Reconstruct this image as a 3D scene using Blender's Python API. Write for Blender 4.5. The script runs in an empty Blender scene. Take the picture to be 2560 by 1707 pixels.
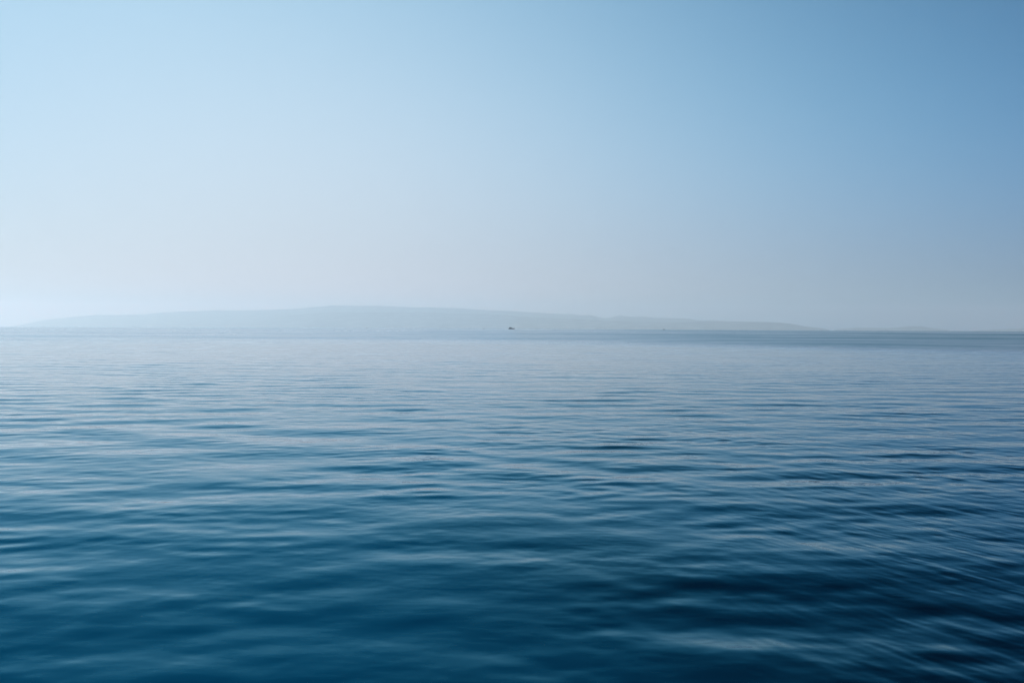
import bpy, bmesh, math, random
import numpy as np
from mathutils import Matrix, Vector

scene = bpy.context.scene
C = scene.collection
rad = math.radians

# ------------------------------------------------------------------ camera
EYE = 3.0                      # metres above the water
EARTH = 6.371e6                # the sea really curves away, so its horizon lies 6 km off
cam_data = bpy.data.cameras.new("camera")
cam_data.lens = 35.0
cam_data.sensor_width = 36.0
cam_data.clip_start = 0.05
cam_data.clip_end = 120000.0
cam_data.dof.use_dof = True
cam_data.dof.focus_distance = 300.0
cam_data.dof.aperture_fstop = 2.0
cam = bpy.data.objects.new("camera", cam_data)
C.objects.link(cam)
CAM_ROT = Matrix.Rotation(rad(90 - 0.769), 4, 'X') @ Matrix.Rotation(rad(0.255), 4, 'Z')
cam.matrix_world = Matrix.Translation((0, 0, EYE)) @ CAM_ROT
scene.camera = cam

# ------------------------------------------------------------------ sky
SUN_EL, SUN_AZ = 40.0, -74.0   # degrees; azimuth is clockwise from the view direction (+Y)
world = bpy.data.worlds.new("World")
scene.world = world
world.use_nodes = True
nt = world.node_tree
bg = nt.nodes['Background']
bg.inputs['Strength'].default_value = 0.1


def nd(tree, kind, **kw):
    n = tree.nodes.new(kind)
    for k, v in kw.items():
        setattr(n, k, v)
    return n


def mth(tree, op, a, b=None, c=None):
    n = nd(tree, 'ShaderNodeMath', operation=op)
    for i, v in enumerate((a, b, c)):
        if v is None:
            continue
        if isinstance(v, (int, float)):
            n.inputs[i].default_value = v
        else:
            tree.links.new(v, n.inputs[i])
    return n.outputs[0]


def vmth(tree, op, a, b=None, c=None, scale=None):
    n = nd(tree, 'ShaderNodeVectorMath', operation=op)
    for i, v in enumerate((a, b, c)):
        if v is None:
            continue
        if isinstance(v, (tuple, list)):
            n.inputs[i].default_value = v
        else:
            tree.links.new(v, n.inputs[i])
    if scale is not None:
        if isinstance(scale, (int, float)):
            n.inputs['Scale'].default_value = scale
        else:
            tree.links.new(scale, n.inputs['Scale'])
    return n.outputs[0]


tc = nd(nt, 'ShaderNodeTexCoord')
sep = nd(nt, 'ShaderNodeSeparateXYZ')
nt.links.new(tc.outputs['Generated'], sep.inputs[0])
sx, sy, sz = sep.outputs
zs = mth(nt, 'SQRT', mth(nt, 'MULTIPLY_ADD', sz, sz, 0.08 ** 2))
comb = nd(nt, 'ShaderNodeCombineXYZ')
nt.links.new(sx, comb.inputs[0])
nt.links.new(sy, comb.inputs[1])
nt.links.new(zs, comb.inputs[2])
sky = nd(nt, 'ShaderNodeTexSky', sky_type='NISHITA', sun_disc=False)
sky.sun_elevation = rad(SUN_EL)
sky.sun_rotation = rad(SUN_AZ)
sky.air_density = 1.0
sky.dust_density = 1.5
sky.ozone_density = 1.5
nt.links.new(vmth(nt, 'NORMALIZE', comb.outputs[0]), sky.inputs[0])
# hazy summer sky: the clear-sky model is toned by direction (paler towards the
# sun and the horizon, deeper away from it) with one smooth polynomial
COEF = [[-3.1145, -1.4484, -0.479],
        [11.2117, 1.7345, -1.6348],
        [-4.7862, 12.4735, 12.5495],
        [-19.9212, -28.9403, -21.4775],
        [15.047, 15.5107, 10.5665],
        [-1.4906, -2.1232, -1.1961],
        [6.1402, 7.1504, 4.0581],
        [-11.0421, 0.9354, 6.0441],
        [-8.6804, -28.6453, -29.781],
        [15.2872, 21.4525, 19.5931],
        [5.3918, 0.4982, -0.6385],
        [-31.3313, -7.1102, 1.4037],
        [15.2908, -0.4807, -8.1958],
        [23.6583, 8.8158, 2.9317],
        [-14.1475, -5.1631, 2.2384],
        [-1.307, 0.0756, 0.8811],
        [7.4748, -1.4118, -5.7999],
        [-18.5472, -0.5878, 5.899],
        [4.7297, 0.9278, 0.1287],
        [19.8099, 8.0914, 3.2623],
        [2.1223, 0.9517, 0.3661],
        [-0.2117, 1.0094, 0.6447],
        [-7.4857, -3.3349, -2.3809]]
q = mth(nt, 'SQRT', mth(nt, 'MAXIMUM', sz, 0.0))
pw = [None, q, mth(nt, 'MULTIPLY', q, q)]
pw.append(mth(nt, 'MULTIPLY', pw[2], q))
pw.append(mth(nt, 'MULTIPLY', pw[2], pw[2]))
total = None
for i in (3, 2, 1, 0):         # Horner in x of polynomials in q
    row = None
    for j in range(5):
        c3 = tuple(COEF[i * 5 + j])
        if j == 0:
            row = c3
        else:
            sc_ = vmth(nt, 'SCALE', c3, scale=pw[j])
            row = vmth(nt, 'ADD', sc_, row)
    total = row if total is None else vmth(nt, 'ADD', vmth(nt, 'SCALE', total, scale=sx), row)
# the last degree or two above the horizon
hz = mth(nt, 'DIVIDE', 0.002, mth(nt, 'MULTIPLY_ADD', sz, sz, 0.002))
low = vmth(nt, 'ADD', vmth(nt, 'SCALE', tuple(COEF[22]), scale=sx), tuple(COEF[21]))
low = vmth(nt, 'ADD', vmth(nt, 'SCALE', low, scale=sx), tuple(COEF[20]))
total = vmth(nt, 'ADD', total, vmth(nt, 'SCALE', low, scale=hz))
sp = nd(nt, 'ShaderNodeSeparateXYZ')
nt.links.new(total, sp.inputs[0])
cb = nd(nt, 'ShaderNodeCombineXYZ')
for k in range(3):
    nt.links.new(mth(nt, 'MINIMUM', mth(nt, 'EXPONENT', sp.outputs[k]), 12.0), cb.inputs[k])
nt.links.new(vmth(nt, 'MULTIPLY', sky.outputs[0], cb.outputs[0]), bg.inputs['Color'])

# ------------------------------------------------------------------ sun
sun_data = bpy.data.lights.new("sun", 'SUN')
sun_data.energy = 3.65
sun_data.angle = rad(0.5)
sun_data.color = (1.0, 0.95, 0.88)
sun = bpy.data.objects.new("sun", sun_data)
C.objects.link(sun)
sd = Vector((math.sin(rad(SUN_AZ)) * math.cos(rad(SUN_EL)),
             math.cos(rad(SUN_AZ)) * math.cos(rad(SUN_EL)), math.sin(rad(SUN_EL))))
sun.rotation_euler = sd.to_track_quat('Z', 'Y').to_euler()

vs = scene.view_settings
vs.view_transform = 'Standard'
vs.look = 'None'
vs.exposure = 0.9
vs.gamma = 1.0
cy = scene.cycles
cy.use_denoising = True
cy.denoiser = 'OPENIMAGEDENOISE'
cy.denoising_input_passes = 'RGB_ALBEDO_NORMAL'
cy.max_bounces = 5
cy.glossy_bounces = 3
cy.volume_bounces = 4
cy.caustics_reflective = False
cy.use_adaptive_sampling = False
cy.sample_clamp_indirect = 4.0

# ------------------------------------------------------------------ helpers


def tag(o, label=None, cat=None, group=None, kind=None):
    if label:
        o['label'] = label
    if cat:
        o['category'] = cat
    if group:
        o['group'] = group
    if kind:
        o['kind'] = kind
    return o


def link_mesh(name, me, mat, parent=None):
    o = bpy.data.objects.new(name, me)
    C.objects.link(o)
    me.materials.append(mat)
    if parent is not None:
        o.parent = parent
    return o


def grid_mesh(name, V, nrow, ncol):
    """V: (nrow*ncol,3) float array, row-major -> quad grid, smooth"""
    me = bpy.data.meshes.new(name)
    n = nrow * ncol
    idx = np.arange(n, dtype=np.int32).reshape(nrow, ncol)
    quads = np.stack([idx[:-1, :-1], idx[:-1, 1:], idx[1:, 1:], idx[1:, :-1]], -1).reshape(-1, 4)
    m = len(quads)
    me.vertices.add(n)
    me.vertices.foreach_set('co', np.ascontiguousarray(V, dtype=np.float32).ravel())
    me.loops.add(m * 4)
    me.loops.foreach_set('vertex_index', quads.ravel())
    me.polygons.add(m)
    me.polygons.foreach_set('loop_start', np.arange(0, m * 4, 4, dtype=np.int32))
    me.polygons.foreach_set('use_smooth', np.ones(m, dtype=bool))
    me.update(calc_edges=True)
    return me


def value_noise(x, y, seed):
    """smooth lattice noise in [-1,1] for numpy arrays"""
    rs = np.random.RandomState(seed)
    tab = rs.uniform(-1, 1, (256, 256)).astype(np.float32)
    xi, yi = np.floor(x).astype(np.int64), np.floor(y).astype(np.int64)
    fx, fy = (x - xi), (y - yi)
    fx = fx * fx * (3 - 2 * fx)
    fy = fy * fy * (3 - 2 * fy)
    a, b = tab[yi % 256, xi % 256], tab[yi % 256, (xi + 1) % 256]
    c, d = tab[(yi + 1) % 256, xi % 256], tab[(yi + 1) % 256, (xi + 1) % 256]
    return ((a * (1 - fx) + b * fx) * (1 - fy) + (c * (1 - fx) + d * fx) * fy).astype(np.float32)


def smooth(a, b, x):
    t = np.clip((x - a) / (b - a), 0, 1)
    return t * t * (3 - 2 * t)


# ------------------------------------------------------------------ water
def water_material():
    m = bpy.data.materials.new("sea_water")
    m.use_nodes = True
    t = m.node_tree
    t.nodes.remove(t.nodes['Principled BSDF'])
    outp = t.nodes['Material Output']
    ar = nd(t, 'ShaderNodeAttribute', attribute_name='rough')
    an = nd(t, 'ShaderNodeAttribute', attribute_name='wave_normal')
    # capillary ripples, finer than the mesh
    g = nd(t, 'ShaderNodeNewGeometry')
    mp = nd(t, 'ShaderNodeMapping')
    mp.inputs['Scale'].default_value = (5.0, 13.0, 1.0)
    mp.inputs['Rotation'].default_value = (0, 0, rad(8))
    t.links.new(g.outputs['Position'], mp.inputs['Vector'])
    nz = nd(t, 'ShaderNodeTexNoise')
    nz.inputs['Scale'].default_value = 0.6
    nz.inputs['Detail'].default_value = 1.5
    nz.inputs['Distortion'].default_value = 0.4
    t.links.new(mp.outputs[0], nz.inputs['Vector'])
    af = nd(t, 'ShaderNodeAttribute', attribute_name='fine')
    bp = nd(t, 'ShaderNodeBump')
    bp.inputs['Distance'].default_value = 0.02
    t.links.new(af.outputs['Fac'], bp.inputs['Strength'])
    t.links.new(nz.outputs['Fac'], bp.inputs['Height'])
    t.links.new(an.outputs['Vector'], bp.inputs['Normal'])
    # body colour: greener drifts by noise, plus light falloff towards the right painted in
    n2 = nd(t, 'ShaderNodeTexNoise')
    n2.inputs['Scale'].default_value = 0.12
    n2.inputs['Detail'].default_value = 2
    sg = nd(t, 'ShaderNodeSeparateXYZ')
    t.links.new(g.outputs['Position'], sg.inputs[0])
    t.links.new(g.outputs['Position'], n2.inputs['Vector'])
    drift_falloff = mth(t, 'ADD', mth(t, 'MULTIPLY', n2.outputs['Fac'], 0.9), mth(t, 'MULTIPLY', sg.outputs[0], 0.08))
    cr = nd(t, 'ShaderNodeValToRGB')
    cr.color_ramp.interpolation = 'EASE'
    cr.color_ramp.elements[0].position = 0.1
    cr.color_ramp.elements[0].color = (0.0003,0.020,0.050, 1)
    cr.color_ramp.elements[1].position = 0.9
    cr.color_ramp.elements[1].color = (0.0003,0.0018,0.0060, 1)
    t.links.new(drift_falloff, cr.inputs[0])
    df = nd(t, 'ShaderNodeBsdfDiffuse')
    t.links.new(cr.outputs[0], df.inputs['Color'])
    fr = nd(t, 'ShaderNodeFresnel')
    fr.inputs['IOR'].default_value = 1.37
    t.links.new(bp.outputs[0], fr.inputs['Normal'])
    # a wind-roughened surface turns its facets to the eye, so it mirrors less
    ruf = mth(t, 'MULTIPLY', ar.outputs['Fac'], ar.outputs['Fac'])
    feff = mth(t, 'MULTIPLY', fr.outputs[0], mth(t, 'MAXIMUM', mth(t, 'MULTIPLY_ADD', ruf, -2.6, 1.0), 0.15))
    # steep looks go into the dark depths, shallow ones mirror the sky
    mr = nd(t, 'ShaderNodeMapRange', interpolation_type='SMOOTHSTEP')
    mr.inputs['From Max'].default_value = 0.45
    t.links.new(feff, mr.inputs['Value'])
    refl = mth(t, 'MULTIPLY', feff, mr.outputs[0])
    mc = nd(t, 'ShaderNodeMix', data_type='RGBA')
    t.links.new(mth(t, 'MINIMUM', mth(t, 'MULTIPLY', refl, 1.35), 1.0), mc.inputs[0])
    mc.inputs[6].default_value = (0.02, 0.72, 1.0, 1)
    mc.inputs[7].default_value = (1, 1, 1, 1)
    gl = nd(t, 'ShaderNodeBsdfGlossy')
    t.links.new(mc.outputs[2], gl.inputs['Color'])
    t.links.new(ar.outputs['Fac'], gl.inputs['Roughness'])
    t.links.new(bp.outputs[0], gl.inputs['Normal'])
    ms = nd(t, 'ShaderNodeMixShader')
    t.links.new(refl, ms.inputs[0])
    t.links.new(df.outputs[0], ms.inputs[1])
    t.links.new(gl.outputs[0], ms.inputs[2])
    t.links.new(ms.outputs[0], outp.inputs['Surface'])
    return m


def build_water():
    F = 996.0
    # rings: evenly spaced as seen from standing height, out past the islands
    p = np.concatenate([np.array([4200, 2500, 1500, 1000, 700, 540, 450, 400]),
                        np.arange(366, 30, -0.5), np.arange(30, 1.0, -0.5 * 0.8),
                        ])
    r = EYE * F / p
    r = np.concatenate([r, np.geomspace(r[-1] * 1.02, 39500, 110)])
    # bearings: fine across the view, coarser all round behind
    da = np.degrees(0.8 / F)
    a_in = np.arange(-33, 33, da)
    wide = 33 + np.cumsum(np.geomspace(da * 1.5, 6, 60))
    wide = wide[wide < 179]
    az = np.radians(np.concatenate([-180 + np.zeros(1), -wide[::-1], a_in, wide, [180]])).astype(np.float64)
    R, A = np.meshgrid(r, az, indexing='ij')
    X = (R * np.sin(A)).astype(np.float32)
    Y = (R * np.cos(A)).astype(np.float32)
    R32 = R.astype(np.float32)
    dR = np.gradient(r)[:, None].astype(np.float32)          # cell length along the view
    dA = np.gradient(az)[None, :].astype(np.float32) * R32   # cell width
    H = np.zeros_like(X)
    SX = np.zeros_like(X)
    SY = np.zeros_like(X)
    lost = np.zeros_like(X)
    # gusts and slicks: patches where the small waves stand higher or lie down
    warp = value_noise(X / 60, Y / 60, 5) * 14
    g1 = value_noise(X / 5.5 + 3.1, Y / 7.5, 11)
    g2 = value_noise((X + warp) / 26, (Y + warp) / 38, 12)
    g3 = value_noise(X / 150, Y / 210 + 9, 13)
    gust = 1 + 0.30 * g1 + 0.28 * g2 + 0.20 * g3
    dist = np.maximum(R32, 1)
    # far wind bands, seen as darker and lighter stripes under the horizon
    lg = np.log(dist)
    band = smooth(150, 420, dist)
    tilt = 0.25 * value_noise(X / (dist * 0.3) + 31, lg * 2.0, 24)
    stripe = value_noise(X / (dist * 0.22) + 7, (lg + tilt) * 6.0, 21) * 0.55 + value_noise(X / (dist * 0.4), (lg + 0.5 * tilt) * 17.0, 22) * 0.45 \
        + value_noise(X / (dist * 0.07), lg * 41.0, 25) * 0.35
    rough_zone = smooth(155, 275, dist + 0.22 * X + 38 * value_noise(X / 70, Y / 500, 23)) * (0.45 + 0.55 * smooth(-0.3, 0.42, X / dist))
    rs = np.random.RandomState(41)
    waves = []
    NW = 210
    for i in range(NW):
        u = (i + rs.uniform(0, 1)) / NW
        lam = 0.13 * (11.0 / 0.13) ** u
        # slope strength per wave, by wavelength
        s = 0.5 * math.exp(-(math.log(lam / 2.1) / 0.7) ** 2) + 0.5 * math.exp(-(math.log(lam / 0.66) / 0.6) ** 2) \
            + 0.2 * math.exp(-(math.log(lam / 5.0) / 0.6) ** 2) + 0.15 * math.exp(-(math.log(lam / 0.22) / 0.5) ** 2)
        if lam > 1:
            th = rad(90 + rs.choice([-26, 18], p=[.45, .55]) + rs.normal(0, 20))
        else:
            th = rad(90 + rs.choice([-34, 28]) + rs.normal(0, 30))
        waves.append((lam, s * 0.0115, th, rs.uniform(0, 2 * math.pi)))
    # every size of wave comes and goes in groups of its own
    bandg = []
    for b_ in range(7):
        lb = 0.13 * (11.0 / 0.13) ** ((b_ + 0.5) / 7)
        n_ = value_noise(X / (3.6 * lb) + 17 * b_ + 0.1 * Y / lb, Y / (3.2 * lb), 100 + b_)
        bandg.append(np.clip(1 + 0.72 * n_, 0.1, 2.0))
    calm = 0.80 + 0.20 * smooth(9, 22, dist)
    for i, (lam, s, th, ph) in enumerate(waves):
        k = 2 * math.pi / lam
        cx, cy_ = math.cos(th), math.sin(th)
        # wave train envelope so that crests stay short
        e = 1.0
        phase = k * (cx * X + cy_ * Y) + ph
        # how far this wave is resolved by the mesh here
        kr = np.abs(cx * np.sin(A) + cy_ * np.cos(A)).astype(np.float32) * k
        kt = np.abs(cx * np.cos(A) - cy_ * np.sin(A)).astype(np.float32) * k
        cells = 2 * math.pi / np.maximum(kr * dR + kt * dA, 1e-6)
        w_geo = smooth(2.5, 6.0, cells)
        w_nrm = 0.25 + (1 - 0.25) * smooth(1.2, 3.5, cells)
        w_nrm = np.where(cells < 1.0, w_nrm * smooth(0.02, 1.0, cells), w_nrm)
        g = gust * bandg[i * 7 // NW] if lam < 3 else bandg[i * 7 // NW]
        g = g * calm
        sn, cs = np.sin(phase), np.cos(phase)
        H += w_geo * g * (s / k) * sn
        SX += w_nrm * g * s * cx * cs
        SY += w_nrm * g * s * cy_ * cs
        lost += (1 - w_nrm ** 2) * 0.5 * (g * s) ** 2
    # long thin streaks of drawn-out ripples on the near right
    mask = smooth(-1.0, 5.0, X - 0.12 * Y + 0.8 * g1) * (1 - smooth(35, 70, dist))
    for i in range(26):
        lam = 0.11 * (0.55 / 0.11) ** rs.uniform(0, 1)
        k = 2 * math.pi / lam
        th = rad(18 + rs.normal(0, 11))
        cx, cy_ = math.cos(th), math.sin(th)
        phase = k * (cx * (X + 0.25 * g2) + cy_ * Y) + rs.uniform(0, 6.28)
        cells = lam / (np.abs(cy_) * dR + np.abs(cx) * dA)
        w = smooth(2.0, 4.0, cells) * mask
        s = 0.0062 * (bandg[1] if i % 2 else bandg[2])
        H += w * (s / k) * np.sin(phase)
        SX += w * s * cx * np.cos(phase)
        SY += w * s * cy_ * np.cos(phase)
    # the sea lies a little flatter than its glints suggest
    H = H * 0.35
    Z = H - (R32.astype(np.float64) ** 2 / (2 * EARTH)).astype(np.float32)
    V = np.stack([X, Y, Z], -1).reshape(-1, 3)
    # very first ring closes the disc under the camera
    me = grid_mesh("water", V, len(r), len(az))
    nrm = np.stack([-SX, -SY, np.ones_like(SX)], -1).reshape(-1, 3)
    nrm /= np.linalg.norm(nrm, axis=1, keepdims=True)
    at = me.attributes.new('wave_normal', 'FLOAT_VECTOR', 'POINT')
    at.data.foreach_set('vector', nrm.astype(np.float32).ravel())
    alpha = np.sqrt(2 * np.maximum(lost, 0)) * 0.35
    alpha = alpha * (1 + 0.35 * (gust - 1)) + rough_zone * 0.15 * (1 + 0.65 * stripe)
    rough = np.clip(np.sqrt(np.clip(alpha, 0.0009, 1)), 0.03, 0.6)
    at = me.attributes.new('rough', 'FLOAT', 'POINT')
    at.data.foreach_set('value', rough.astype(np.float32).ravel())
    fine = (0.10 * (1 - smooth(12, 40, dist))).astype(np.float32)
    at = me.attributes.new('fine', 'FLOAT', 'POINT')
    at.data.foreach_set('value', fine.ravel())
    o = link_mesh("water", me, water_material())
    tag(o, kind='structure')
    return o


water = build_water()

# ------------------------------------------------------------------ land


def ray(px, py, dist):
    """point at ground distance dist on the line of sight through a place given
    in bearings read off the photograph (pixels of its 2560x1707 frame)"""
    f = 35.0 / 36.0 * 2560
    d = CAM_ROT.to_3x3() @ Vector(((px - 1280) / f, -(py - 853.5) / f, -1))
    s = dist / math.hypot(d.x, d.y)
    return d.x * s, d.y * s, EYE + d.z * s


def land_material(name, c1, c2, c3):
    m = bpy.data.materials.new(name)
    m.use_nodes = True
    t = m.node_tree
    b = t.nodes['Principled BSDF']
    b.inputs['Roughness'].default_value = 0.9
    g = nd(t, 'ShaderNodeNewGeometry')
    n1 = nd(t, 'ShaderNodeTexNoise')
    n1.inputs['Scale'].default_value = 0.004
    n1.inputs['Detail'].default_value = 8
    t.links.new(g.outputs['Position'], n1.inputs['Vector'])
    cr = nd(t, 'ShaderNodeValToRGB')
    cr.color_ramp.elements[0].position = 0.38
    cr.color_ramp.elements[0].color = (*c1, 1)
    cr.color_ramp.elements[1].position = 0.66
    cr.color_ramp.elements[1].color = (*c3, 1)
    e = cr.color_ramp.elements.new(0.52)
    e.color = (*c2, 1)
    t.links.new(n1.outputs['Fac'], cr.inputs[0])
    t.links.new(cr.outputs[0], b.inputs['Base Color'])
    return m


land = land_material("maquis_and_limestone", (0.045, 0.065, 0.075), (0.07, 0.09, 0.1), (0.14, 0.16, 0.17))


def ridge(name, profile, dist_of, depth, seed, rugged=0.10, ncol=900, nrow=46):
    """a range of hills: crest line read from its skyline, slopes running down to
    the shore in front and away behind, cut by gullies"""
    px = np.array([p[0] for p in profile], float)
    py = np.array([p[1] for p in profile], float)
    xs = np.linspace(px[0], px[-1], ncol)
    ys = np.interp(xs, px, py)
    ker = np.hanning(9)
    ker /= ker.sum()
    ys = np.convolve(np.pad(ys, 4, 'edge'), ker, 'valid')
    V = np.zeros((nrow, ncol, 3))
    for j, (x, y) in enumerate(zip(xs, ys)):
        dc = dist_of(x)
        X0, Y0, Z0 = ray(x, y, dc)
        sea = -dc * dc / (2 * EARTH)
        h = max(Z0 - sea, 3.0)
        ux, uy = X0 / dc, Y0 / dc
        for i in range(nrow):
            u = i / (nrow - 1) * 1.5 - 1.0       # -1 shore .. 0 crest .. +0.5 behind
            d = dc + u * depth * (0.35 + 0.65 * min(1, h / 600))
            fall = (1 - abs(u)) if u < 0 else (1 - u * 1.6)
            s_ = fall ** 0.9 if fall > 0 else 0
            V[i, j] = (ux * d, uy * d, 0)
            V[i, j, 2] = h * s_ - d * d / (2 * EARTH)
    XX, YY = V[..., 0].astype(np.float32), V[..., 1].astype(np.float32)
    U = (np.arange(nrow) / (nrow - 1) * 1.5 - 1.0)[:, None]
    n = value_noise(XX / 900, YY / 900, seed) * 0.6 + value_noise(XX / 330, YY / 330, seed + 1) * 0.3 \
        + value_noise(XX / 120, YY / 120, seed + 2) * 0.15
    hh = V[..., 2] + (XX.astype(np.float64) ** 2 + YY.astype(np.float64) ** 2) / (2 * EARTH)
    V[..., 2] += n * rugged * hh * np.clip(np.abs(U) * 6, 0.22, 1)
    V[0, :, 2] -= 30
    V[-1, :, 2] -= 60
    me = grid_mesh(name, V.reshape(-1, 3), nrow, ncol)
    o = link_mesh(name, me, land)
    tag(o, kind='structure')
    return o


far_crest = [(-60, 826), (0, 820), (60, 810), (110, 800), (200, 790.5), (240, 787), (300, 787), (370, 785), (400, 781), (480, 778), (530, 775.5),
             (640, 775), (700, 773), (760, 770), (830, 764.5), (880, 765), (950, 764.5), (1000, 767), (1050, 769), (1068, 768), (1100, 770), (1150, 771),
             (1200, 774), (1280, 778), (1362, 782), (1389, 784), (1432, 785), (1454, 788.5), (1473, 787), (1487, 790),
             (1506, 795), (1519, 795), (1541, 790.5), (1552, 789), (1574, 792), (1593, 792), (1609, 791), (1634, 794.5),
             (1660, 794.5), (1688, 796), (1721, 796), (1742, 800.5), (1783, 800.5), (1824, 802.5), (1865, 803.5), (1900, 806), (1960, 816), (2000, 822)]
near_crest = [(560, 816), (640, 806), (720, 789), (780, 783), (830, 781), (939, 781), (994, 782), (1075, 780), (1143, 783.5), (1220, 785), (1280, 789),
              (1334, 794), (1416, 797), (1500, 800), (1579, 805), (1661, 806.5), (1715, 805), (1824, 804.5), (1865, 804.5), (1920, 805),
              (1950, 806.5), (1980, 809.5), (2000, 813), (2015, 816), (2035, 818), (2056, 820.5), (2075, 825)]
islet_crest = [(2085, 824), (2110, 821), (2143, 819), (2192, 819.5), (2225, 819.5), (2246, 818), (2268, 815), (2301, 815), (2315, 817), (2328, 819.5),
               (2350, 822), (2372, 825)]
low_crest = [(2440, 826), (2490, 823), (2520, 821.5), (2560, 820.5), (2600, 820), (2680, 822), (2720, 827)]
ridge("far_hills", far_crest, lambda x: 36500 - 4.2 * x, 5200, 61)
ridge("near_hills", near_crest, lambda x: 31500 - 4.4 * x, 2600, 71)
ridge("islet", islet_crest, lambda x: 27000, 1500, 81, ncol=220, nrow=24)
ridge("low_headland", low_crest, lambda x: 29000, 1500, 91, ncol=160, nrow=24)

# ------------------------------------------------------------------ boats


def paint(name, col, rough=0.35, metal=0.0, scale=3.0, vary=0.12):
    m = bpy.data.materials.new(name)
    m.use_nodes = True
    t = m.node_tree
    b = t.nodes['Principled BSDF']
    b.inputs['Roughness'].default_value = rough
    b.inputs['Metallic'].default_value = metal
    tcx = nd(t, 'ShaderNodeTexCoord')
    nz = nd(t, 'ShaderNodeTexNoise')
    nz.inputs['Scale'].default_value = scale
    nz.inputs['Detail'].default_value = 4
    t.links.new(tcx.outputs['Object'], nz.inputs['Vector'])
    mx = nd(t, 'ShaderNodeMix', data_type='RGBA')
    mx.inputs[6].default_value = (*[c * (1 - vary) for c in col], 1)
    mx.inputs[7].default_value = (*[min(1, c * (1 + vary)) for c in col], 1)
    t.links.new(nz.outputs['Fac'], mx.inputs[0])
    t.links.new(mx.outputs[2], b.inputs['Base Color'])
    return m


M_HULL = paint("dark_hull_paint", (0.012, 0.02, 0.035))
M_HOUSE = paint("grey_deckhouse_paint", (0.03, 0.045, 0.06))
M_ROOF = paint("pale_roof_paint", (0.16, 0.19, 0.22))
M_GLASS = paint("dark_cabin_glass", (0.01, 0.015, 0.02), 0.08)
M_METAL = paint("grey_mast_metal", (0.25, 0.27, 0.3), 0.4, 0.6)
M_FOAM = paint("foam", (0.45, 0.48, 0.5), 0.8, scale=0.6)
M_SMALL = paint("slate_hull_paint", (0.02, 0.03, 0.04))


def hull_bm(L, B, D, sheer, keel=0.7, n=26):
    """lofted hull along +X (bow), centre at origin, waterline at z=0"""
    bm = bmesh.new()
    rings = []
    for i in range(n):
        t = i / (n - 1)
        x = -L / 2 + L * t
        w = B / 2 * (0.86 + 0.14 * min(1, t * 3)) * (1 - max(0, (t - 0.52) / 0.48) ** 2.2)
        w = max(w, 0.03)
        top = D + sheer * max(0, t - 0.35) ** 1.7 * 2.0
        flare = 0.80 - 0.35 * max(0, t - 0.5)
        kz = -keel * (1 - max(0, (t - 0.8) / 0.2) ** 2)
        xs = x + (0.06 * L * max(0, t - 0.85) / 0.15)
        pts = [(xs, -w, top), (xs, -w * 0.985, top - 0.12 * D), (x, -w * flare, 0.15 * D), (x, -w * 0.6 * flare, kz * 0.6), (x, 0, kz),
               (x, w * 0.6 * flare, kz * 0.6), (x, w * flare, 0.15 * D), (xs, w * 0.985, top - 0.12 * D), (xs, w, top)]
        rings.append([bm.verts.new(p) for p in pts])
    for a, b in zip(rings, rings[1:]):
        for j in range(8):
            bm.faces.new((a[j], a[j + 1], b[j + 1], b[j]))
        bm.faces.new((a[8], a[0], b[0], b[8]))       # deck
    bm.faces.new(rings[0][::-1])
    bm.faces.new(rings[-1])
    bmesh.ops.recalc_face_normals(bm, faces=bm.faces)
    return bm


def house_bm(x0, x1, w, z0, z1, rake_f=0.6, rake_b=0.15, tuck=0.12, bevel=0.12):
    bm = bmesh.new()
    b = [(x0, -w / 2, z0), (x1, -w / 2, z0), (x1, w / 2, z0), (x0, w / 2, z0)]
    wt = w / 2 - tuck
    t = [(x0 + rake_b, -wt, z1), (x1 - rake_f, -wt, z1), (x1 - rake_f, wt, z1), (x0 + rake_b, wt, z1)]
    vb = [bm.verts.new(p) for p in b]
    vt = [bm.verts.new(p) for p in t]
    bm.faces.new(vb[::-1])
    bm.faces.new(vt)
    for i in range(4):
        bm.faces.new((vb[i], vb[(i + 1) % 4], vt[(i + 1) % 4], vt[i]))
    bmesh.ops.bevel(bm, geom=[e for e in bm.edges], offset=bevel, segments=2, affect='EDGES')
    bmesh.ops.recalc_face_normals(bm, faces=bm.faces)
    return bm


def tube_bm(path, r, n=6):
    bm = bmesh.new()
    for a, b in zip(path, path[1:]):
        a, b = Vector(a), Vector(b)
        d = b - a
        q_ = d.to_track_quat('Z', 'Y')
        ra, rb = [], []
        for i in range(n):
            o_ = q_ @ Vector((r * math.cos(6.2832 * i / n), r * math.sin(6.2832 * i / n), 0))
            ra.append(bm.verts.new(a + o_))
            rb.append(bm.verts.new(b + o_))
        for i in range(n):
            bm.faces.new((ra[i], ra[(i + 1) % n], rb[(i + 1) % n], rb[i]))
        bm.faces.new(ra[::-1])
        bm.faces.new(rb)
    return bm


def merge(*bms):
    out = bmesh.new()
    for b in bms:
        me = bpy.data.meshes.new("t")
        b.to_mesh(me)
        b.free()
        out.from_mesh(me)
        bpy.data.meshes.remove(me)
    return out


def part(name, bm, mat, parent):
    me = bpy.data.meshes.new(name)
    bm.to_mesh(me)
    bm.free()
    o = link_mesh(name, me, mat, parent)
    return o


def boat_root(name, label, cat, px, dist, heading, group=None):
    X, Y, _ = ray(px, 822, dist)
    o = bpy.data.objects.new(name, None)
    C.objects.link(o)
    o.location = (X, Y, -dist * dist / (2 * EARTH))
    o.rotation_euler = (0, 0, heading)
    tag(o, label, cat, group)
    return o


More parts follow.
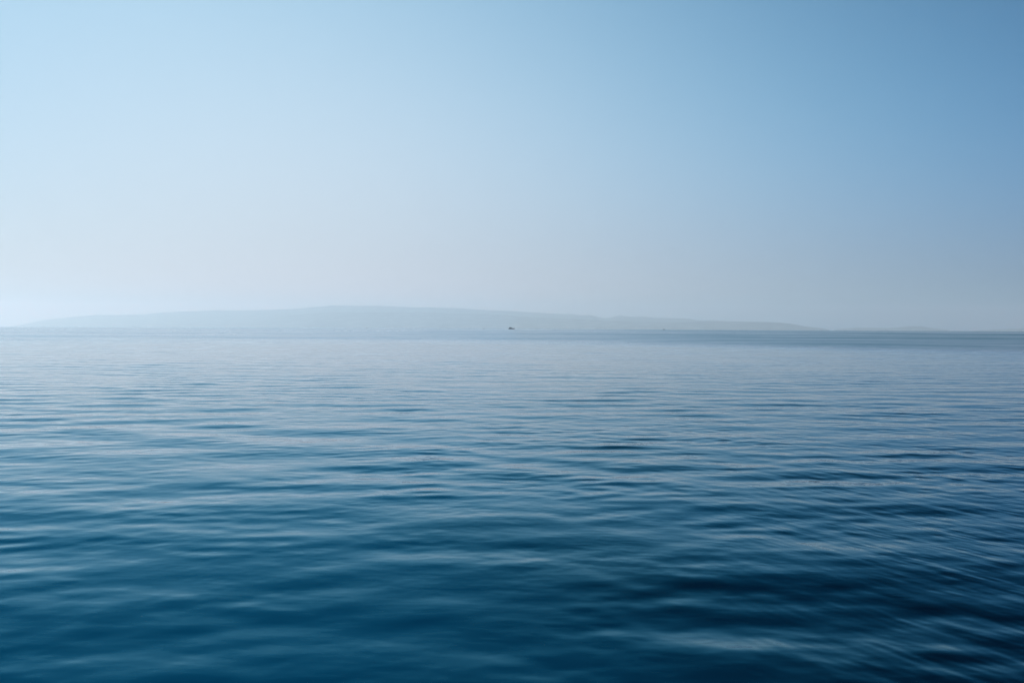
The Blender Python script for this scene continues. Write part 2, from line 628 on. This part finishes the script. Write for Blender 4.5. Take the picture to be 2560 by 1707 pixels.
# motor yacht in the middle, bow to the right
yacht = boat_root("motor_yacht", "dark motor yacht heading right at the middle of the horizon, largest boat",
                  "yacht", 1278.5, 3450, rad(-8))
part("hull", hull_bm(19, 5.2, 1.9, 1.6), M_HULL, yacht)
cab = part("cabin", house_bm(-7.6, 4.6, 4.4, 1.75, 4.3, 2.4, 0.2), M_HOUSE, yacht)
for s_ in (-1, 1):
    part("window", house_bm(-6.6, 1.7, 0.12, 2.9, 3.75, 0.5, 0.1, 0.0, 0.03), M_GLASS, cab).location = (0, s_ * 2.13, 0)
part("windscreen", house_bm(-0.06, 0.06, 3.4, 2.7, 3.95, 0.0, 0.0, 0.2, 0.02), M_GLASS, cab).location = (3.42, 0, 0)
cab.children[-1].rotation_euler = (0, 0, 0)
fb = part("flybridge", house_bm(-6.4, 1.2, 3.7, 4.25, 5.5, 1.3, 0.2), M_HOUSE, yacht)
part("hardtop", house_bm(-5.9, 0.4, 3.6, 6.35, 6.6, 0.4, 0.1, 0.06, 0.06), M_ROOF, yacht)
for sx_ in (-5.2, -0.6):
    for s_ in (-1, 1):
        part("hardtop_post", tube_bm([(sx_ - 0.3, s_ * 1.5, 5.3), (sx_, s_ * 1.5, 6.4)], 0.09), M_METAL, yacht)
part("mast", merge(tube_bm([(-4.6, 0, 6.5), (-4.9, 0, 8.2)], 0.08), tube_bm([(-4.75, -0.9, 7.4), (-4.75, 0.9, 7.4)], 0.06)), M_METAL, yacht)
rail = []
for s_ in (-1, 1):
    path = [(x, s_ * (2.5 if x < 4 else 2.5 * (1 - ((x - 4) / 6.3) ** 2)), 2.75 + 0.16 * max(0, x - 1)) for x in (1, 3, 5, 7, 8.6, 9.6)]
    rail.append(tube_bm(path, 0.035, 4))
    for x, y, z in path:
        rail.append(tube_bm([(x, y, z - 0.9), (x, y, z)], 0.03, 4))
rail.append(tube_bm([(9.6, -0.53, 4.126), (10.0, 0, 4.2), (9.6, 0.53, 4.126)], 0.035, 4))
part("bow_rail", merge(*rail), M_METAL, yacht)


def foam_mesh(L, W, Hh, seed, n=90, m=22):
    xs, ys = np.meshgrid(np.linspace(0, 1, n), np.linspace(-1, 1, m), indexing='ij')
    X = -xs * L
    Yv = ys * W * (0.45 + 0.55 * xs)
    nn = value_noise((X * 0.7).astype(np.float32), (Yv * 1.1).astype(np.float32), seed)
    nf = value_noise((X * 2.2).astype(np.float32), (Yv * 3.1).astype(np.float32), seed + 1)
    Z = Hh * (1 - xs) ** 2.2 * (1 - ys ** 2) * (0.65 + 0.5 * nn + 0.25 * nf) * np.minimum(1, xs * 14 + 0.25) + 0.03 - 0.30 * np.abs(ys) ** 3 - 0.4 * (xs > 0.98)
    return grid_mesh("wake", np.stack([X, Yv, Z], -1).reshape(-1, 3), n, m)


wake = link_mesh("wake", foam_mesh(16, 3.0, 2.6, 33), M_FOAM)
hd = yacht.rotation_euler.z
wake.location = yacht.location + Vector((-9.3 * math.cos(hd), -9.3 * math.sin(hd), 0))
wake.rotation_euler = (0, 0, hd)
wake.scale = yacht.scale = (1.12, 1.12, 1.12)
tag(wake, "pale foam and spray thrown up behind the dark yacht", "wake", kind='stuff')


def motorboat(label, px, dist, L, heading, mat, high=1.0):
    k = L / 8.0
    rt = boat_root("motorboat", label, "boat", px, dist, heading, "small motorboats far out on the water")
    part("hull", hull_bm(8, 2.7, 1.0, 0.8, 0.4, 18), mat, rt)
    c_ = part("cabin", house_bm(-1.9, 2.0, 2.0, 0.95, 2.35, 1.0, 0.1, 0.15, 0.08), M_HOUSE, rt)
    part("windscreen", house_bm(-0.05, 0.05, 1.5, 1.4, 2.15, 0, 0, 0.12, 0.02), M_GLASS, c_).location = (1.55, 0, 0)
    part("roof", house_bm(-2.0, 1.2, 2.1, 2.36, 2.5, 0.1, 0.05, 0.05, 0.04), mat, rt)
    part("engine", house_bm(-4.5, -3.9, 0.8, 0.3, 1.5, 0.15, 0.05, 0.1, 0.1), M_HULL, rt)
    part("antenna", tube_bm([(-1.2, 0, 2.45), (-1.4, 0, 3.6)], 0.04), M_METAL, rt)
    rt.scale = (k, k, k * high)
    return rt


motorboat("small dark motorboat right of the middle yacht, alone before the darker hills", 1660, 4300, 10, rad(4), M_SMALL)
motorboat("tiny pale grey boat speck just left of the middle yacht", 1209.5, 5200, 8.5, rad(172), M_ROOF)
motorboat("tiny faint boat speck under the highest hills, farthest left boat", 917, 5400, 8, rad(15), M_SMALL)

# ------------------------------------------------------------------ haze
def build_haze():
    bm = bmesh.new()
    bmesh.ops.create_cube(bm, size=1)
    me = bpy.data.meshes.new("haze")
    bm.to_mesh(me)
    bm.free()
    m = bpy.data.materials.new("sea_haze")
    m.use_nodes = True
    t = m.node_tree
    t.nodes.remove(t.nodes['Principled BSDF'])
    v = nd(t, 'ShaderNodeVolumePrincipled')
    v.inputs['Color'].default_value = (0.76, 0.88, 0.955, 1)
    v.inputs['Density'].default_value = 6.3e-5
    v.inputs['Anisotropy'].default_value = 0.40
    t.links.new(v.outputs[0], t.nodes['Material Output'].inputs['Volume'])
    o = link_mesh("haze", me, m)
    lo, hi = -260.0, 900.0
    o.scale = (80500, 80500, hi - lo)
    o.location = (0, 0, (hi + lo) / 2)
    tag(o, kind='stuff')


build_haze()
